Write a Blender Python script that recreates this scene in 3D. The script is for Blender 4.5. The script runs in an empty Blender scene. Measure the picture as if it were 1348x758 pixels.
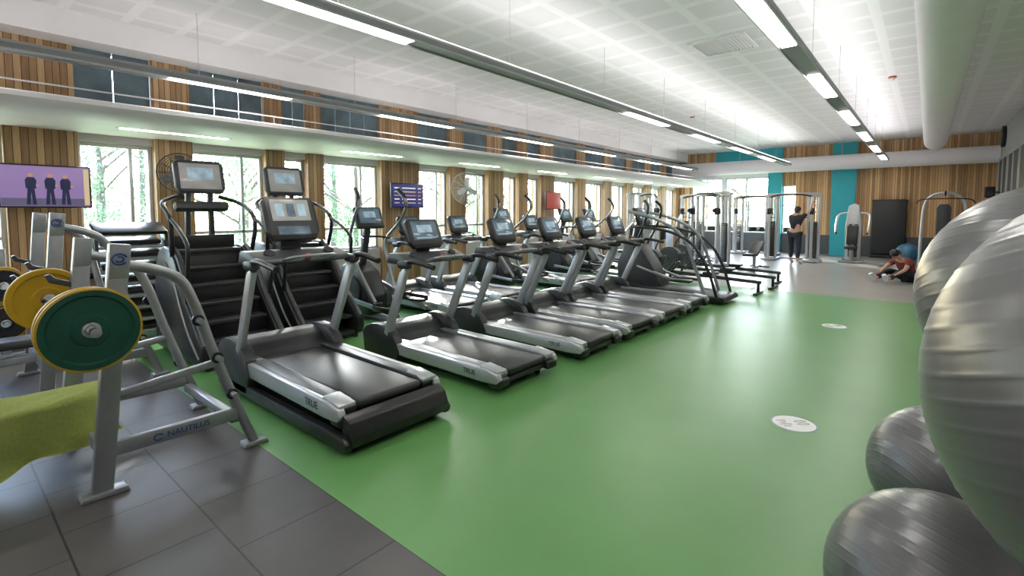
import bpy, bmesh, math, random
from mathutils import Vector, Matrix, Euler
random.seed(7)
scene=bpy.context.scene
C=scene.collection
V=Vector
R=math.radians

# ------------------------------------------------------------------ materials
def M(name,col,rough=.5,metal=0,var=.08,scale=6,bump=0,emis=0,coat=0,bscale=80):
    m=bpy.data.materials.new(name); m.use_nodes=True
    nt=m.node_tree; p=nt.nodes['Principled BSDF']
    tc=nt.nodes.new('ShaderNodeTexCoord'); n=nt.nodes.new('ShaderNodeTexNoise')
    n.inputs['Scale'].default_value=scale; n.inputs['Detail'].default_value=4
    nt.links.new(tc.outputs['Object'],n.inputs['Vector'])
    r=nt.nodes.new('ShaderNodeValToRGB')
    r.color_ramp.elements[0].position=.3; r.color_ramp.elements[1].position=.7
    r.color_ramp.elements[0].color=[max(0,c*(1-var)) for c in col]+[1]
    r.color_ramp.elements[1].color=[min(1,c*(1+var)) for c in col]+[1]
    nt.links.new(n.outputs['Fac'],r.inputs['Fac'])
    nt.links.new(r.outputs['Color'],p.inputs['Base Color'])
    p.inputs['Roughness'].default_value=rough; p.inputs['Metallic'].default_value=metal
    p.inputs['Coat Weight'].default_value=coat
    if emis:
        nt.links.new(r.outputs['Color'],p.inputs['Emission Color']); p.inputs['Emission Strength'].default_value=emis
    if bump:
        n2=nt.nodes.new('ShaderNodeTexNoise'); n2.inputs['Scale'].default_value=bscale
        nt.links.new(tc.outputs['Object'],n2.inputs['Vector'])
        b=nt.nodes.new('ShaderNodeBump'); b.inputs['Strength'].default_value=bump; b.inputs['Distance'].default_value=.01
        nt.links.new(n2.outputs['Fac'],b.inputs['Height']); nt.links.new(b.outputs['Normal'],p.inputs['Normal'])
    return m

def mathn(nt,op,a,b=None):
    n=nt.nodes.new('ShaderNodeMath'); n.operation=op
    for i,v in enumerate((a,b)):
        if v is None: continue
        if isinstance(v,(int,float)): n.inputs[i].default_value=v
        else: nt.links.new(v,n.inputs[i])
    return n.outputs[0]

def wood_mat(name='wood_cladding',g=1.0):
    m=bpy.data.materials.new(name); m.use_nodes=True; nt=m.node_tree; p=nt.nodes['Principled BSDF']
    tc=nt.nodes.new('ShaderNodeTexCoord'); s=nt.nodes.new('ShaderNodeSeparateXYZ'); nt.links.new(tc.outputs['Object'],s.inputs[0])
    u=mathn(nt,'ADD',s.outputs[0],s.outputs[1]); u=mathn(nt,'DIVIDE',u,.07)
    f=mathn(nt,'FLOOR',u); fr=mathn(nt,'FRACT',u)
    wn=nt.nodes.new('ShaderNodeTexWhiteNoise'); wn.noise_dimensions='1D'; nt.links.new(f,wn.inputs['W'])
    mp=nt.nodes.new('ShaderNodeMapping'); mp.inputs['Scale'].default_value=(14,14,1.2); nt.links.new(tc.outputs['Object'],mp.inputs[0])
    no=nt.nodes.new('ShaderNodeTexNoise'); no.inputs['Scale'].default_value=3; no.inputs['Detail'].default_value=6; nt.links.new(mp.outputs[0],no.inputs['Vector'])
    k=mathn(nt,'ADD',mathn(nt,'MULTIPLY',wn.outputs['Value'],.6),mathn(nt,'MULTIPLY',no.outputs['Fac'],.5))
    r=nt.nodes.new('ShaderNodeValToRGB'); cr=r.color_ramp
    cr.elements[0].position=.1; cr.elements[0].color=(.16*g,.085*g,.035*g,1); cr.elements[1].position=.95; cr.elements[1].color=(.50*g,.325*g,.165*g,1)
    e=cr.elements.new(.55); e.color=(.32*g,.19*g,.088*g,1)
    nt.links.new(k,r.inputs[0])
    gap=mathn(nt,'GREATER_THAN',fr,.1)
    mx=nt.nodes.new('ShaderNodeMix'); mx.data_type='RGBA'; mx.inputs['A'].default_value=(.06,.032,.015,1)
    nt.links.new(gap,mx.inputs['Factor']); nt.links.new(r.outputs[0],mx.inputs['B'])
    nt.links.new(mx.outputs['Result'],p.inputs['Base Color']); p.inputs['Roughness'].default_value=.5
    b=nt.nodes.new('ShaderNodeBump'); b.inputs['Strength'].default_value=.6; b.inputs['Distance'].default_value=.01
    nt.links.new(gap,b.inputs['Height']); nt.links.new(b.outputs['Normal'],p.inputs['Normal'])
    return m

def tile_mat():
    m=bpy.data.materials.new('rubber_tile'); m.use_nodes=True; nt=m.node_tree; p=nt.nodes['Principled BSDF']
    tc=nt.nodes.new('ShaderNodeTexCoord'); mp=nt.nodes.new('ShaderNodeMapping'); mp.inputs['Location'].default_value=(.1,.16,0)
    nt.links.new(tc.outputs['Object'],mp.inputs[0])
    br=nt.nodes.new('ShaderNodeTexBrick'); br.offset=.5; br.inputs['Scale'].default_value=1
    br.inputs['Brick Width'].default_value=.52; br.inputs['Row Height'].default_value=.52; br.inputs['Mortar Size'].default_value=.005
    br.inputs['Mortar Smooth'].default_value=.1
    br.inputs['Color1'].default_value=(.058,.054,.055,1); br.inputs['Color2'].default_value=(.076,.070,.070,1); br.inputs['Mortar'].default_value=(.013,.013,.013,1)
    nt.links.new(mp.outputs[0],br.inputs['Vector'])
    no=nt.nodes.new('ShaderNodeTexNoise'); no.inputs['Scale'].default_value=2.5; no.inputs['Detail'].default_value=8
    nt.links.new(tc.outputs['Object'],no.inputs['Vector'])
    mx=nt.nodes.new('ShaderNodeMix'); mx.data_type='RGBA'; mx.blend_type='OVERLAY'; mx.inputs['Factor'].default_value=.45
    nt.links.new(br.outputs['Color'],mx.inputs['A']); nt.links.new(no.outputs['Fac'],mx.inputs['B'])
    nt.links.new(mx.outputs['Result'],p.inputs['Base Color']); p.inputs['Roughness'].default_value=.42
    b=nt.nodes.new('ShaderNodeBump'); b.inputs['Strength'].default_value=.5; b.inputs['Distance'].default_value=.01; b.invert=True
    nt.links.new(br.outputs['Fac'],b.inputs['Height']); nt.links.new(b.outputs['Normal'],p.inputs['Normal'])
    return m

def ceil_mat():
    m=bpy.data.materials.new('perforated_ceiling'); m.use_nodes=True; nt=m.node_tree; p=nt.nodes['Principled BSDF']
    tc=nt.nodes.new('ShaderNodeTexCoord')
    br=nt.nodes.new('ShaderNodeTexBrick'); br.offset=0; br.inputs['Scale'].default_value=1
    br.inputs['Brick Width'].default_value=.6; br.inputs['Row Height'].default_value=.6; br.inputs['Mortar Size'].default_value=.06
    br.inputs['Mortar Smooth'].default_value=.1
    br.inputs['Color1'].default_value=(.76,.745,.76,1); br.inputs['Color2'].default_value=(.80,.785,.80,1); br.inputs['Mortar'].default_value=(.87,.855,.87,1)
    nt.links.new(tc.outputs['Object'],br.inputs['Vector'])
    vo=nt.nodes.new('ShaderNodeTexVoronoi'); vo.inputs['Scale'].default_value=30; vo.inputs['Randomness'].default_value=0
    nt.links.new(tc.outputs['Object'],vo.inputs['Vector'])
    g=mathn(nt,'GREATER_THAN',vo.outputs['Distance'],.25); g=mathn(nt,'ADD',mathn(nt,'MULTIPLY',g,.06),.94)
    mx=nt.nodes.new('ShaderNodeMix'); mx.data_type='RGBA'; mx.blend_type='MULTIPLY'; mx.inputs['Factor'].default_value=1
    nt.links.new(br.outputs['Color'],mx.inputs['A']); nt.links.new(g,mx.inputs['B'])
    nt.links.new(mx.outputs['Result'],p.inputs['Base Color']); p.inputs['Roughness'].default_value=.55
    return m

def glass_mat():
    m=bpy.data.materials.new('window_glass'); m.use_nodes=True; nt=m.node_tree
    for n in list(nt.nodes):
        if n.type!='OUTPUT_MATERIAL': nt.nodes.remove(n)
    out=[n for n in nt.nodes][0]
    t=nt.nodes.new('ShaderNodeBsdfTransparent'); t.inputs[0].default_value=(.93,.97,.98,1)
    g=nt.nodes.new('ShaderNodeBsdfGlossy'); g.inputs['Roughness'].default_value=.02
    mx=nt.nodes.new('ShaderNodeMixShader'); mx.inputs[0].default_value=.06
    nt.links.new(t.outputs[0],mx.inputs[1]); nt.links.new(g.outputs[0],mx.inputs[2]); nt.links.new(mx.outputs[0],out.inputs[0])
    return m

def emit(name,col,s,base=.9):
    m=bpy.data.materials.new(name); m.use_nodes=True; p=m.node_tree.nodes['Principled BSDF']
    p.inputs['Base Color'].default_value=(base,base,base,1); p.inputs['Roughness'].default_value=.3
    p.inputs['Emission Color'].default_value=list(col)+[1]; p.inputs['Emission Strength'].default_value=s
    return m

green=M('green_rubber_floor',(.108,.275,.083),.34,0,.07,1.2,.06,bscale=120)
tile=tile_mat()
greyfl=M('grey_sport_floor',(.30,.285,.265),.28,0,.06,1.5,.05)
wood=wood_mat('wood_cladding',1.1)
woodl=wood_mat('lit_wood_cladding',1.75)  # same wood as the piers, brighter far-end light put into the colour
ceilm=ceil_mat()
white=M('white_paint',(.86,.845,.855),.5,0,.02,3)
wallgrey=M('grey_wall_paint',(.48,.47,.475),.6,0,.03,3)
darkgrey=M('dark_grey_panel',(.075,.08,.085),.5,0,.05,3)
teal=M('teal_paint',(.03,.42,.50),.5,0,.03,3)
glass=glass_mat()
blind=M('blue_grey_upper_panel',(.10,.145,.17),.8,0,.35,2.2)
frame=M('window_frame_metal',(.5,.52,.52),.4,.4,.03)
silver=M('silver_powder_coat',(.29,.305,.32),.33,.55,.04,20)
silverl=M('pale_silver_plastic',(.45,.47,.49),.3,.45,.03,20)
chrome=M('chrome_steel',(.75,.75,.75),.12,1,.02,20)
black=M('black_plastic',(.012,.012,.013),.34,0,.15,20,.05)
dgrey=M('charcoal_plastic',(.034,.037,.040),.38,0,.1,15,.05)
belt=M('treadmill_belt_rubber',(.022,.022,.024),.36,0,.15,40,.12)
pad=M('black_vinyl',(.018,.018,.02),.42,0,.1,20,.1)
duct=M('white_duct_metal',(.86,.82,.85),.45,.0,.02,2)
strip=emit('light_diffuser',(1,.97,.90),20)
ceilglow=emit('added_ceiling_glow',(1,.97,.97),10.5)  # added glow to brighten and whiten the ceiling
fixt=M('grey_light_housing',(.26,.27,.275),.4,.3,.03)
ballm=M('silver_grey_ball_vinyl',(.13,.13,.135),.30,.35,.03,9)
blueball=M('blue_ball_vinyl',(.05,.16,.28),.3,0,.05)
plateg=M('green_bumper_plate',(.005,.06,.04),.4,0,.1,10)
platey=M('yellow_bumper_plate',(.42,.25,.006),.45,0,.06,10)
plateb=M('black_bumper_plate',(.015,.015,.016),.5,0,.1,10)
towelm=M('lime_towel_cloth',(.45,.52,.14),.95,0,.10,60,.3,bscale=300)
brandblue=M('blue_logo_ink',(.02,.06,.24),.4)
inkb=M('black_ink',(.02,.02,.03),.5)
whitem=M('white_vinyl_sticker',(.8,.8,.78),.5,0,.03)
skin=M('skin',(.50,.29,.20),.5,0,.05,10)
hairm=M('dark_hair',(.02,.014,.01),.6,0,.3,60)
maroon=M('maroon_cloth',(.20,.035,.03),.8,0,.1,30)
navy=M('navy_cloth',(.012,.015,.028),.8,0,.1,30)
shoe=M('white_shoe',(.6,.6,.6),.6)
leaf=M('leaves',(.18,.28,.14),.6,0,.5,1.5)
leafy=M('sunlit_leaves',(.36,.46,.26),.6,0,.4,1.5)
bark=M('bark',(.12,.09,.07),.9,0,.3,8,.5)
lawn=M('lawn_grass',(.24,.31,.15),.9,0,.3,2,.4)
red=M('red_plastic',(.5,.05,.03),.4)
scr=M('console_display',(.07,.10,.13),.12,0,.5,5,emis=.4)
scr2=M('console_display_warm',(.24,.235,.225),.15,0,.15,5,emis=.35)
scrl=M('console_display_bright',(.22,.30,.36),.15,0,.3,9,emis=.5)
tvblue=emit('television_listing',(.02,.02,.12),.9,.03)
tvred=emit('television_red',(.28,.03,.02),.8,.05)
tvlilac=emit('television_lilac',(.28,.18,.40),.65,.05)
tvfloor=emit('television_floor',(.10,.09,.16),.7,.03)
tvskin=emit('television_skin',(.5,.24,.15),.7,.05)
tvdark=emit('television_dark',(.01,.015,.06),.6,.02)
tvw=emit('television_white',(.8,.8,.8),.8,.1)
tvtan=emit('television_tan',(.6,.45,.25),.7,.1)

# ------------------------------------------------------------------ mesh helpers
class B:
    def __init__(s): s.bm=bmesh.new()
    def merge(s,t,mat4=None):
        if mat4 is not None: bmesh.ops.transform(t,matrix=mat4,verts=t.verts)
        me=bpy.data.meshes.new('t'); t.to_mesh(me); t.free(); s.bm.from_mesh(me); bpy.data.meshes.remove(me); return s
    def box(s,c,sz,r=0,rot=(0,0,0),seg=2,mat4=None):
        t=bmesh.new(); bmesh.ops.create_cube(t,size=1)
        bmesh.ops.scale(t,vec=sz,verts=t.verts)
        if r>0:
            r=min(r,min(sz)*.49); bmesh.ops.bevel(t,geom=list(t.edges),offset=r,segments=seg,affect='EDGES',profile=.5)
        m=mat4 if mat4 is not None else Matrix.Translation(c)@Euler(rot).to_matrix().to_4x4()
        return s.merge(t,m)
    def beam(s,p0,p1,w,h,r=.01,ref=(0,1,0)):
        p0,p1=V(p0),V(p1); z=(p1-p0).normalized(); y=V(ref); y=(y-z*y.dot(z)).normalized(); x=y.cross(z)
        m=Matrix((x,y,z)).transposed().to_4x4(); m.translation=(p0+p1)/2
        return s.box(None,(w,h,(p1-p0).length),r,mat4=m)
    def prism(s,pts,y0,y1,r=0,plane='xz',seg=2):
        t=bmesh.new()
        f=(lambda a,b,d:(a,d,b)) if plane=='xz' else ((lambda a,b,d:(d,a,b)) if plane=='yz' else (lambda a,b,d:(a,b,d)))
        a=[t.verts.new(f(p[0],p[1],y0)) for p in pts]; b=[t.verts.new(f(p[0],p[1],y1)) for p in pts]
        n=len(pts); t.faces.new(a); t.faces.new(b[::-1])
        for i in range(n): t.faces.new((a[i],b[i],b[(i+1)%n],a[(i+1)%n]))
        bmesh.ops.recalc_face_normals(t,faces=t.faces)
        if r>0: bmesh.ops.bevel(t,geom=list(t.edges),offset=r,segments=seg,affect='EDGES',profile=.5,clamp_overlap=True)
        return s.merge(t)
    def cyl(s,p0,p1,r,r2=None,seg=16):
        p0,p1=V(p0),V(p1); d=p1-p0
        t=bmesh.new(); bmesh.ops.create_cone(t,cap_ends=True,segments=seg,radius1=r,radius2=r if r2 is None else r2,depth=d.length)
        m=d.to_track_quat('Z','Y').to_matrix().to_4x4(); m.translation=(p0+p1)/2
        return s.merge(t,m)
    def sph(s,c,rad,u=20,v=12,rot=(0,0,0)):
        if not hasattr(rad,'__len__'): rad=(rad,)*3
        t=bmesh.new(); bmesh.ops.create_uvsphere(t,u_segments=u,v_segments=v,radius=1)
        m=Matrix.Translation(c)@Euler(rot).to_matrix().to_4x4()@Matrix.Diagonal((*rad,1))
        return s.merge(t,m)
    def tube(s,pts,r,seg=10,sm=6,closed=False):
        pts=[V(p) for p in pts]; n=len(pts)
        P=[]
        if sm>1 and n>2:
            rng=n if closed else n-1
            for i in range(rng):
                if closed: a,b,c,d=pts[(i-1)%n],pts[i],pts[(i+1)%n],pts[(i+2)%n]
                else: a=pts[max(i-1,0)];b=pts[i];c=pts[i+1];d=pts[min(i+2,n-1)]
                for k in range(sm):
                    u=k/sm
                    P.append(.5*((2*b)+(c-a)*u+(2*a-5*b+4*c-d)*u*u+(-a+3*b-3*c+d)*u**3))
            if not closed: P.append(pts[-1])
        else: P=pts
        N=len(P); bm=s.bm; rings=[]; up=None
        for i,p in enumerate(P):
            if closed: tg=(P[(i+1)%N]-P[i-1]).normalized()
            else: tg=(P[min(i+1,N-1)]-P[max(i-1,0)]).normalized()
            if up is None:
                up=V((0,0,1)) if abs(tg.z)<.9 else V((1,0,0))
            up=(up-tg*up.dot(tg)).normalized(); sd=tg.cross(up)
            rr=r[min(int(i*len(r)/N),len(r)-1)] if hasattr(r,'__len__') else r
            rings.append([bm.verts.new(p+(up*math.cos(2*math.pi*k/seg)+sd*math.sin(2*math.pi*k/seg))*rr) for k in range(seg)])
        fs=[]
        for i in range(N if closed else N-1):
            A=rings[i];Bq=rings[(i+1)%N]
            for k in range(seg): fs.append(bm.faces.new((A[k],A[(k+1)%seg],Bq[(k+1)%seg],Bq[k])))
        if not closed: fs.append(bm.faces.new(rings[0][::-1])); fs.append(bm.faces.new(rings[-1]))
        bmesh.ops.recalc_face_normals(bm,faces=fs)
        return s
    def lathe(s,prof,c,axis='x',seg=40):
        t=bmesh.new(); rings=[]
        for (rr,a) in prof:
            ring=[]
            for k in range(seg):
                th=2*math.pi*k/seg; y=rr*math.cos(th); z=rr*math.sin(th)
                ring.append(t.verts.new({'x':(a,y,z),'y':(y,a,z),'z':(y,z,a)}[axis]))
            rings.append(ring)
        for i in range(len(rings)):
            A=rings[i];Bq=rings[(i+1)%len(rings)]
            for k in range(seg): t.faces.new((A[k],A[(k+1)%seg],Bq[(k+1)%seg],Bq[k]))
        bmesh.ops.recalc_face_normals(t,faces=t.faces)
        return s.merge(t,Matrix.Translation(c))
    def obj(s,name,mat,parent=None,label=None,ang=38,loc=None):
        bm=s.bm; lim=R(ang)
        bm.normal_update()
        for f in bm.faces: f.smooth=True
        for e in bm.edges:
            e.smooth=not(len(e.link_faces)==2 and e.calc_face_angle(0)>lim)
        me=bpy.data.meshes.new(name); bm.to_mesh(me); bm.free()
        me.materials.append(mat)
        o=bpy.data.objects.new(name,me); C.objects.link(o)
        if parent: o.parent=parent
        if label: o['label']=label
        if loc: o.location=loc
        return o

def thing(name,label,cat,loc=(0,0,0),rot=0,group=None):
    e=bpy.data.objects.new(name,None); e.empty_display_size=.2; C.objects.link(e)
    e.location=loc; e.rotation_euler=(0,0,rot); e['label']=label; e['category']=cat
    if group: e['group']=group
    return e
def tag(o,label,cat,group=None):
    o['label']=label; o['category']=cat
    if group: o['group']=group
    return o
def struct(o): o['kind']='structure'; return o
def dup(root,loc,rotz=None,label=None,scale=None):
    n=root.copy(); C.objects.link(n); n.location=loc
    if rotz is not None: n.rotation_euler=(0,0,rotz)
    if label: n['label']=label
    if scale: n.scale=scale
    def rec(a,b):
        for ch in a.children:
            k=ch.copy(); C.objects.link(k); k.parent=b; rec(ch,k)
    rec(root,n); return n
def text(s,size,loc,rot,mat,parent,name='lettering',ext=.001,align='CENTER'):
    cu=bpy.data.curves.new('txt','FONT'); cu.body=s; cu.size=size; cu.extrude=ext; cu.align_x=align; cu.align_y='CENTER'
    o=bpy.data.objects.new('txt',cu); C.objects.link(o); bpy.context.view_layer.update()
    me=bpy.data.meshes.new_from_object(o.evaluated_get(bpy.context.evaluated_depsgraph_get()))
    bpy.data.objects.remove(o); me.materials.clear(); me.materials.append(mat)
    n=bpy.data.objects.new(name,me); C.objects.link(n); n.parent=parent; n.location=loc; n.rotation_euler=rot
    return n

# ------------------------------------------------------------------ ROOM
XL,XR,YN,YF,ZC=-8.5,1.6,-3.0,21.5,4.05
def sbox(name,x0,x1,y0,y1,z0,z1,mat,r=0):
    o=B().box(((x0+x1)/2,(y0+y1)/2,(z0+z1)/2),(x1-x0,y1-y0,z1-z0),r).obj(name,mat); return struct(o)
sbox('floor',XL-.3,XR+.2,YN,1.4,-.12,0,tile)
sbox('floor.001',XL-.3,XR+.2,1.4,11.0,-.12,0,green)
sbox('floor.002',XL-.3,XR+.2,11.0,YF+.3,-.12,0,greyfl)
sbox('ceiling',XL-.3,XR+.2,YN,YF+.3,ZC,ZC+.15,ceilm)
sbox('wall_right',XR,XR+.2,YN,YF+.3,0,ZC,wallgrey)
sbox('wall_near',XL-.3,XR+.2,YN-.2,YN,0,ZC,white)

cols=[(-3,-2.4),(-1.0,-.35),(.64,1.32),(2.15,2.62),(3.69,4.0),(4.41,4.71),(5.94,6.91),(7.81,8.3),(9.1,9.68),(10.3,10.7),(11.3,11.95),(13.2,13.7),(14.9,15.4),(16.5,17.0),(18.1,18.6),(19.6,20.1),(21.1,21.5)]
SILL,HEAD=.85,2.52
b=B()
b.box((XL-.15,(YN+YF)/2,SILL/2),(.3,YF-YN,SILL)); b.box((XL-.15,(YN+YF)/2,(HEAD+3.0)/2),(.3,YF-YN,3.0-HEAD)); b.box((XL-.15,(YN+YF)/2,3.9),(.3,YF-YN,.3))
struct(b.obj('wall_left',wallgrey))
ti=0; wi=0
for (a,c) in cols:
    ti+=1; sbox('trim_%d'%ti,XL-.28,XL+.08,a,c,.0,2.62,wood)
    ti+=1; sbox('trim_%d'%ti,XL-.28,XL+.03,a,c,2.86,ZC-.2,wood)
def window(y0,y1,z0,z1,x,n,mull=True):
    b=B(); t=.05; d=.08
    yc=(y0+y1)/2; zc=(z0+z1)/2
    for yy in (y0+t/2,y1-t/2): b.box((x,yy,zc),(d,t,z1-z0),.006)
    for zz in (z0+t/2,z1-t/2): b.box((x,yc,zz),(d,y1-y0-2*t,t),.006)
    if mull:
        if y1-y0>.7: b.box((x,y0+(y1-y0)*.7,zc),(d*.9,.045,z1-z0-2*t),.006)
        b.box((x,yc,z0+.42),(d*.9,y1-y0-2*t,.05),.006)
    o=struct(b.obj('window_%d'%n,frame))
    g=B().box((x,yc,zc),(.008,y1-y0-2*t,z1-z0-2*t)).obj('glass',glass,o); g['kind']='structure'
for i in range(len(cols)-1):
    y0=cols[i][1]; y1=cols[i+1][0]; wi+=1
    window(y0,y1,SILL,HEAD,XL-.12,wi)
    wi+=1
    u0,u1=y0,y1
    b=B(); n=max(2,int((u1-u0)/.28)); w=(u1-u0)/n
    for k in range(n):
        b.box((XL-.04,u0+w*(k+.5),3.34),(.04,w-.014,.98),.004)
    struct(b.obj('window_%d'%wi,blind))
b=B(); b.prism([(XL,2.62),(-7.25,2.62),(-7.08,2.64),(-6.96,2.68),(-6.91,2.74),(-6.93,2.79),(-6.98,2.81),(XL,2.83)],YN,YF,0)
struct(b.obj('trim_90',white))
sbox('trim_91',XL-.02,-8.1,YN,YF,3.72,ZC,white)
rail=thing('guard_rail','long thin white metal guard rail on top of the window soffit','railing',(-7.02,0,2.80))
B().tube([(0,YN+.1,.11),(0,YF-.1,.11)],.009,8,1).obj('top_rail',white,rail)
for k in range(5): B().cyl((0,YN+.5+k*5.7,0),(0,YN+.5+k*5.7,.11),.006,seg=8).obj('post',white,rail)
# far wall
sbox('wall_far',XL-.3,XR+.2,YF,YF+.25,0,.72,darkgrey)
def fbox(x0,x1,z0,z1,mat,y=YF,n=None):
    global ti; ti+=1; return sbox('trim_%d'%(100+ti),x0,x1,y,YF+.22,z0,z1,mat)
fbox(-2.0,XR,.72,ZC,woodl); fbox(-2.74,-2.0,0.0,ZC,teal,YF-.12); fbox(-3.88,-2.74,.72,ZC,woodl)
fbox(-4.86,-4.37,0,ZC,teal,YF-.12); fbox(-8.5,-4.86,2.95,3.55,white); fbox(-6.9,-4.86,3.55,ZC,teal); fbox(-8.5,-6.9,3.55,ZC,woodl)
fbox(-4.37,-3.88,2.6,ZC,woodl); fbox(-8.5,-7.9,.72,2.95,woodl)
fbox(-6.62,-6.5,.72,2.95,white)
def windowx(x0,x1,z0,z1,n):
    b=B(); t=.05; xc=(x0+x1)/2; zc=(z0+z1)/2; y=YF+.1
    for xx in (x0+t/2,x1-t/2): b.box((xx,y,zc),(t,.08,z1-z0),.005)
    for zz in (z0+t/2,z1-t/2): b.box((xc,y,zz),(x1-x0-2*t,.08,t),.005)
    b.box((xc,y,z0+1.1),(x1-x0-2*t,.07,.05),.005)
    if x1-x0>.8: b.box((xc,y,zc),(.05,.07,z1-z0-2*t),.005)
    o=struct(b.obj('window_%d'%n,frame)); g=B().box((xc,y,zc),(x1-x0-2*t,.008,z1-z0-2*t)).obj('glass',glass,o); g['kind']='structure'
windowx(-7.9,-6.62,.72,2.95,60); windowx(-6.5,-4.86,.72,2.95,61); windowx(-4.37,-3.88,.72,2.6,62)
for k in range(5):
    y0=9.6+k*2.3
    b=B(); 
    for yy in (y0,y0+1.1,y0+2.15): b.box((XR-.02,yy,2.6),(.05,.06,1.1),.005)
    for zz in (2.07,3.13): b.box((XR-.02,y0+1.08,zz),(.05,2.2,.06),.005)
    w=struct(b.obj('window_%d'%(70+k),frame)); g=B().box((XR-.012,y0+1.08,2.6),(.012,2.1,1.0)).obj('glass',darkgrey,w); g['kind']='structure'
sbox('baseboard_right',XR-.015,XR,YN,YF,0,.1,darkgrey)
# ducts
d=thing('air_duct','large round white ventilation duct hung below the ceiling','duct',(.08,0,3.60))
B().lathe([(.265,-2.9),(.265,18.6),(.25,18.6),(.25,-2.9)],(0,0,0),'y',48).obj('duct_pipe',duct,d)
for k in range(5): B().cyl((0,k*4,.26),(0,k*4,ZC-3.6),.01,seg=6).obj('hanger',frame,d)
B().cyl((0,18.58,0),(0,18.6,0),.25,seg=32).obj('end_cap',duct,d)
d=thing('air_duct','round white ventilation duct crossing in front of the timber end wall','duct',(0,20.9,3.32))
B().cyl((XL+.05,0,0),(XR-.02,0,0),.26,seg=48).obj('duct_pipe',duct,d)
for k in range(6): B().cyl((-7.5+k*1.7,0,.26),(-7.5+k*1.7,0,ZC-3.32),.01,seg=6).obj('hanger',frame,d)

# linear pendant lights
def pendant(x,z,lits,y0,y1,w=.2,up=1):
    t=thing('linear_pendant_light','long grey linear light channel hung on thin wires','light',(x,0,z),group='linear lights hung along the hall')
    B().prism([(-w/2,.0),(w/2,.0),(w/2,.05),(w/2-.04,.09),(-w/2+.04,.09),(-w/2,.05)],y0,y1).obj('housing',fixt,t)
    for s_ in (-1,1): B().box((s_*(w/2-.01),(y0+y1)/2,-.004),(.014,y1-y0,.02),.003).obj('trim_edge',frame,t)
    if up: B().box((0,(y0+y1)/2,.094),((w-.1)*up,y1-y0-.1,.008)).obj('added_ceiling_glow',ceilglow,t)  # glowing strip added on the housing, unseen from below, lights the ceiling
    for (a,c) in lits:
        B().box((0,(a+c)/2,-.004),(w-.07,c-a,.012),.003).obj('diffuser',strip,t)
    k=y0+.4
    while k<y1:
        B().cyl((0,k,.09),(0,k,ZC-z),.003,seg=6).obj('wire',frame,t); k+=2.2
pendant(-1.1,3.2,[(-1.5,-.1),(1.3,2.7),(4.0,5.48),(6.83,8.26),(9.6,11.2),(12.4,13.9),(15.1,16.6),(17.8,19.2)],-2.5,19.6)
pendant(-3.82,3.2,[(-1.8,-.3),(1.3,3.04),(7.46,9.05),(10.5,12.0),(13.2,14.7),(15.9,17.4)],-2.5,19.6)
pendant(-7.05,3.2,[(-1.2,.3),(1.98,3.45),(5.0,6.6),(8.28,9.85),(11.5,13.0),(14.7,16.2),(17.5,19)],-2.5,19.6,up=.25)
for k in range(7):
    y=1.85+k*2.75 if k else 1.6
    t=thing('recessed_light','slim recessed strip light in the white window soffit','light',(-7.6,y,2.624),group='soffit strip lights')
    B().box((0,.6,-.004),(.11,1.3,.012),.003).obj('trim_ring',white,t); B().box((0,.6,-.012),(.06,1.22,.01),.002).obj('diffuser',strip,t)
# ceiling vent
t=thing('ceiling_vent','square white louvred air vent set in ceiling','vent',(-2.41,7.7,ZC))
b=B(); 
for s_ in (-1,1): b.box((s_*.36,0,-.015),(.06,.78,.03),.004); b.box((0,s_*.36,-.015),(.66,.06,.03),.004)
b.obj('vent_frame',white,t)
for k in range(14): B().box((-.30+k*.046,0,-.015),(.012,.66,.03),.002,rot=(0,R(35),0)).obj('louvre',white,t)
for (x,y) in ((-.6,11.5),(-4.8,13)):
    t=thing('smoke_detector','small round smoke detector with red base on ceiling','detector',(x,y,ZC),group='ceiling detectors')
    B().cyl((0,0,0),(0,0,-.03),.06).obj('base',red,t); B().cyl((0,0,-.03),(0,0,-.07),.045,.03).obj('sensor',white,t)
t=thing('wall_clock','round black wall clock high on grey wall','clock',(XR-.002,19.9,3.72))
B().cyl((0,0,0),(-.08,0,0),.30,seg=32).obj('case',black,t); B().cyl((-.08,0,0),(-.084,0,0),.26,seg=32).obj('face',dgrey,t)
B().box((-.087,0,.05),(.004,.012,.13)).obj('hand',whitem,t); B().box((-.087,.04,0),(.004,.1,.01)).obj('hand',whitem,t)
t=thing('wall_speaker','small black loudspeaker bracketed to the wall','speaker',(XR-.25,20.0,2.15))
B().box((0,0,0),(.22,.2,.32),.02).obj('cabinet',black,t); B().box((.17,0,0),(.15,.05,.05),.005).obj('bracket',black,t); B().cyl((0,-.1,-.04),(0,-.108,-.04),.07,seg=24).obj('cone',dgrey,t)

# floor stickers
for (x,y,rr) in ((-.71,4.15,.155),(-.94,8.1,.155)):
    t=thing('floor_sticker','round white distancing sticker with footprints on green floor','sticker',(x,y,0),rot=R(40),group='floor stickers')
    B().cyl((0,0,0),(0,0,.002),rr,seg=40).obj('disc',whitem,t)
    B().lathe([(rr-.008,.0021),(rr-.002,.0021),(rr-.002,.0028),(rr-.008,.0028)],(0,0,0),'z',40).obj('border',brandblue,t)
    for s_ in (-1,1):
        b=B(); b.tube([(.065+.045*math.cos(a),s_*.024+.01+.013*math.sin(a),.0025) for a in [2*math.pi*q/14 for q in range(14)]],.0013,5,1,closed=True); b.obj('footprint',inkb,t)
    for k,wd in enumerate(('PLEASE','KEEP','2 METRES','APART')):
        text(wd,.021,(-.068,.055-k*.034,.0025),(0,0,0),inkb,t,ext=.0003)

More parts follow.
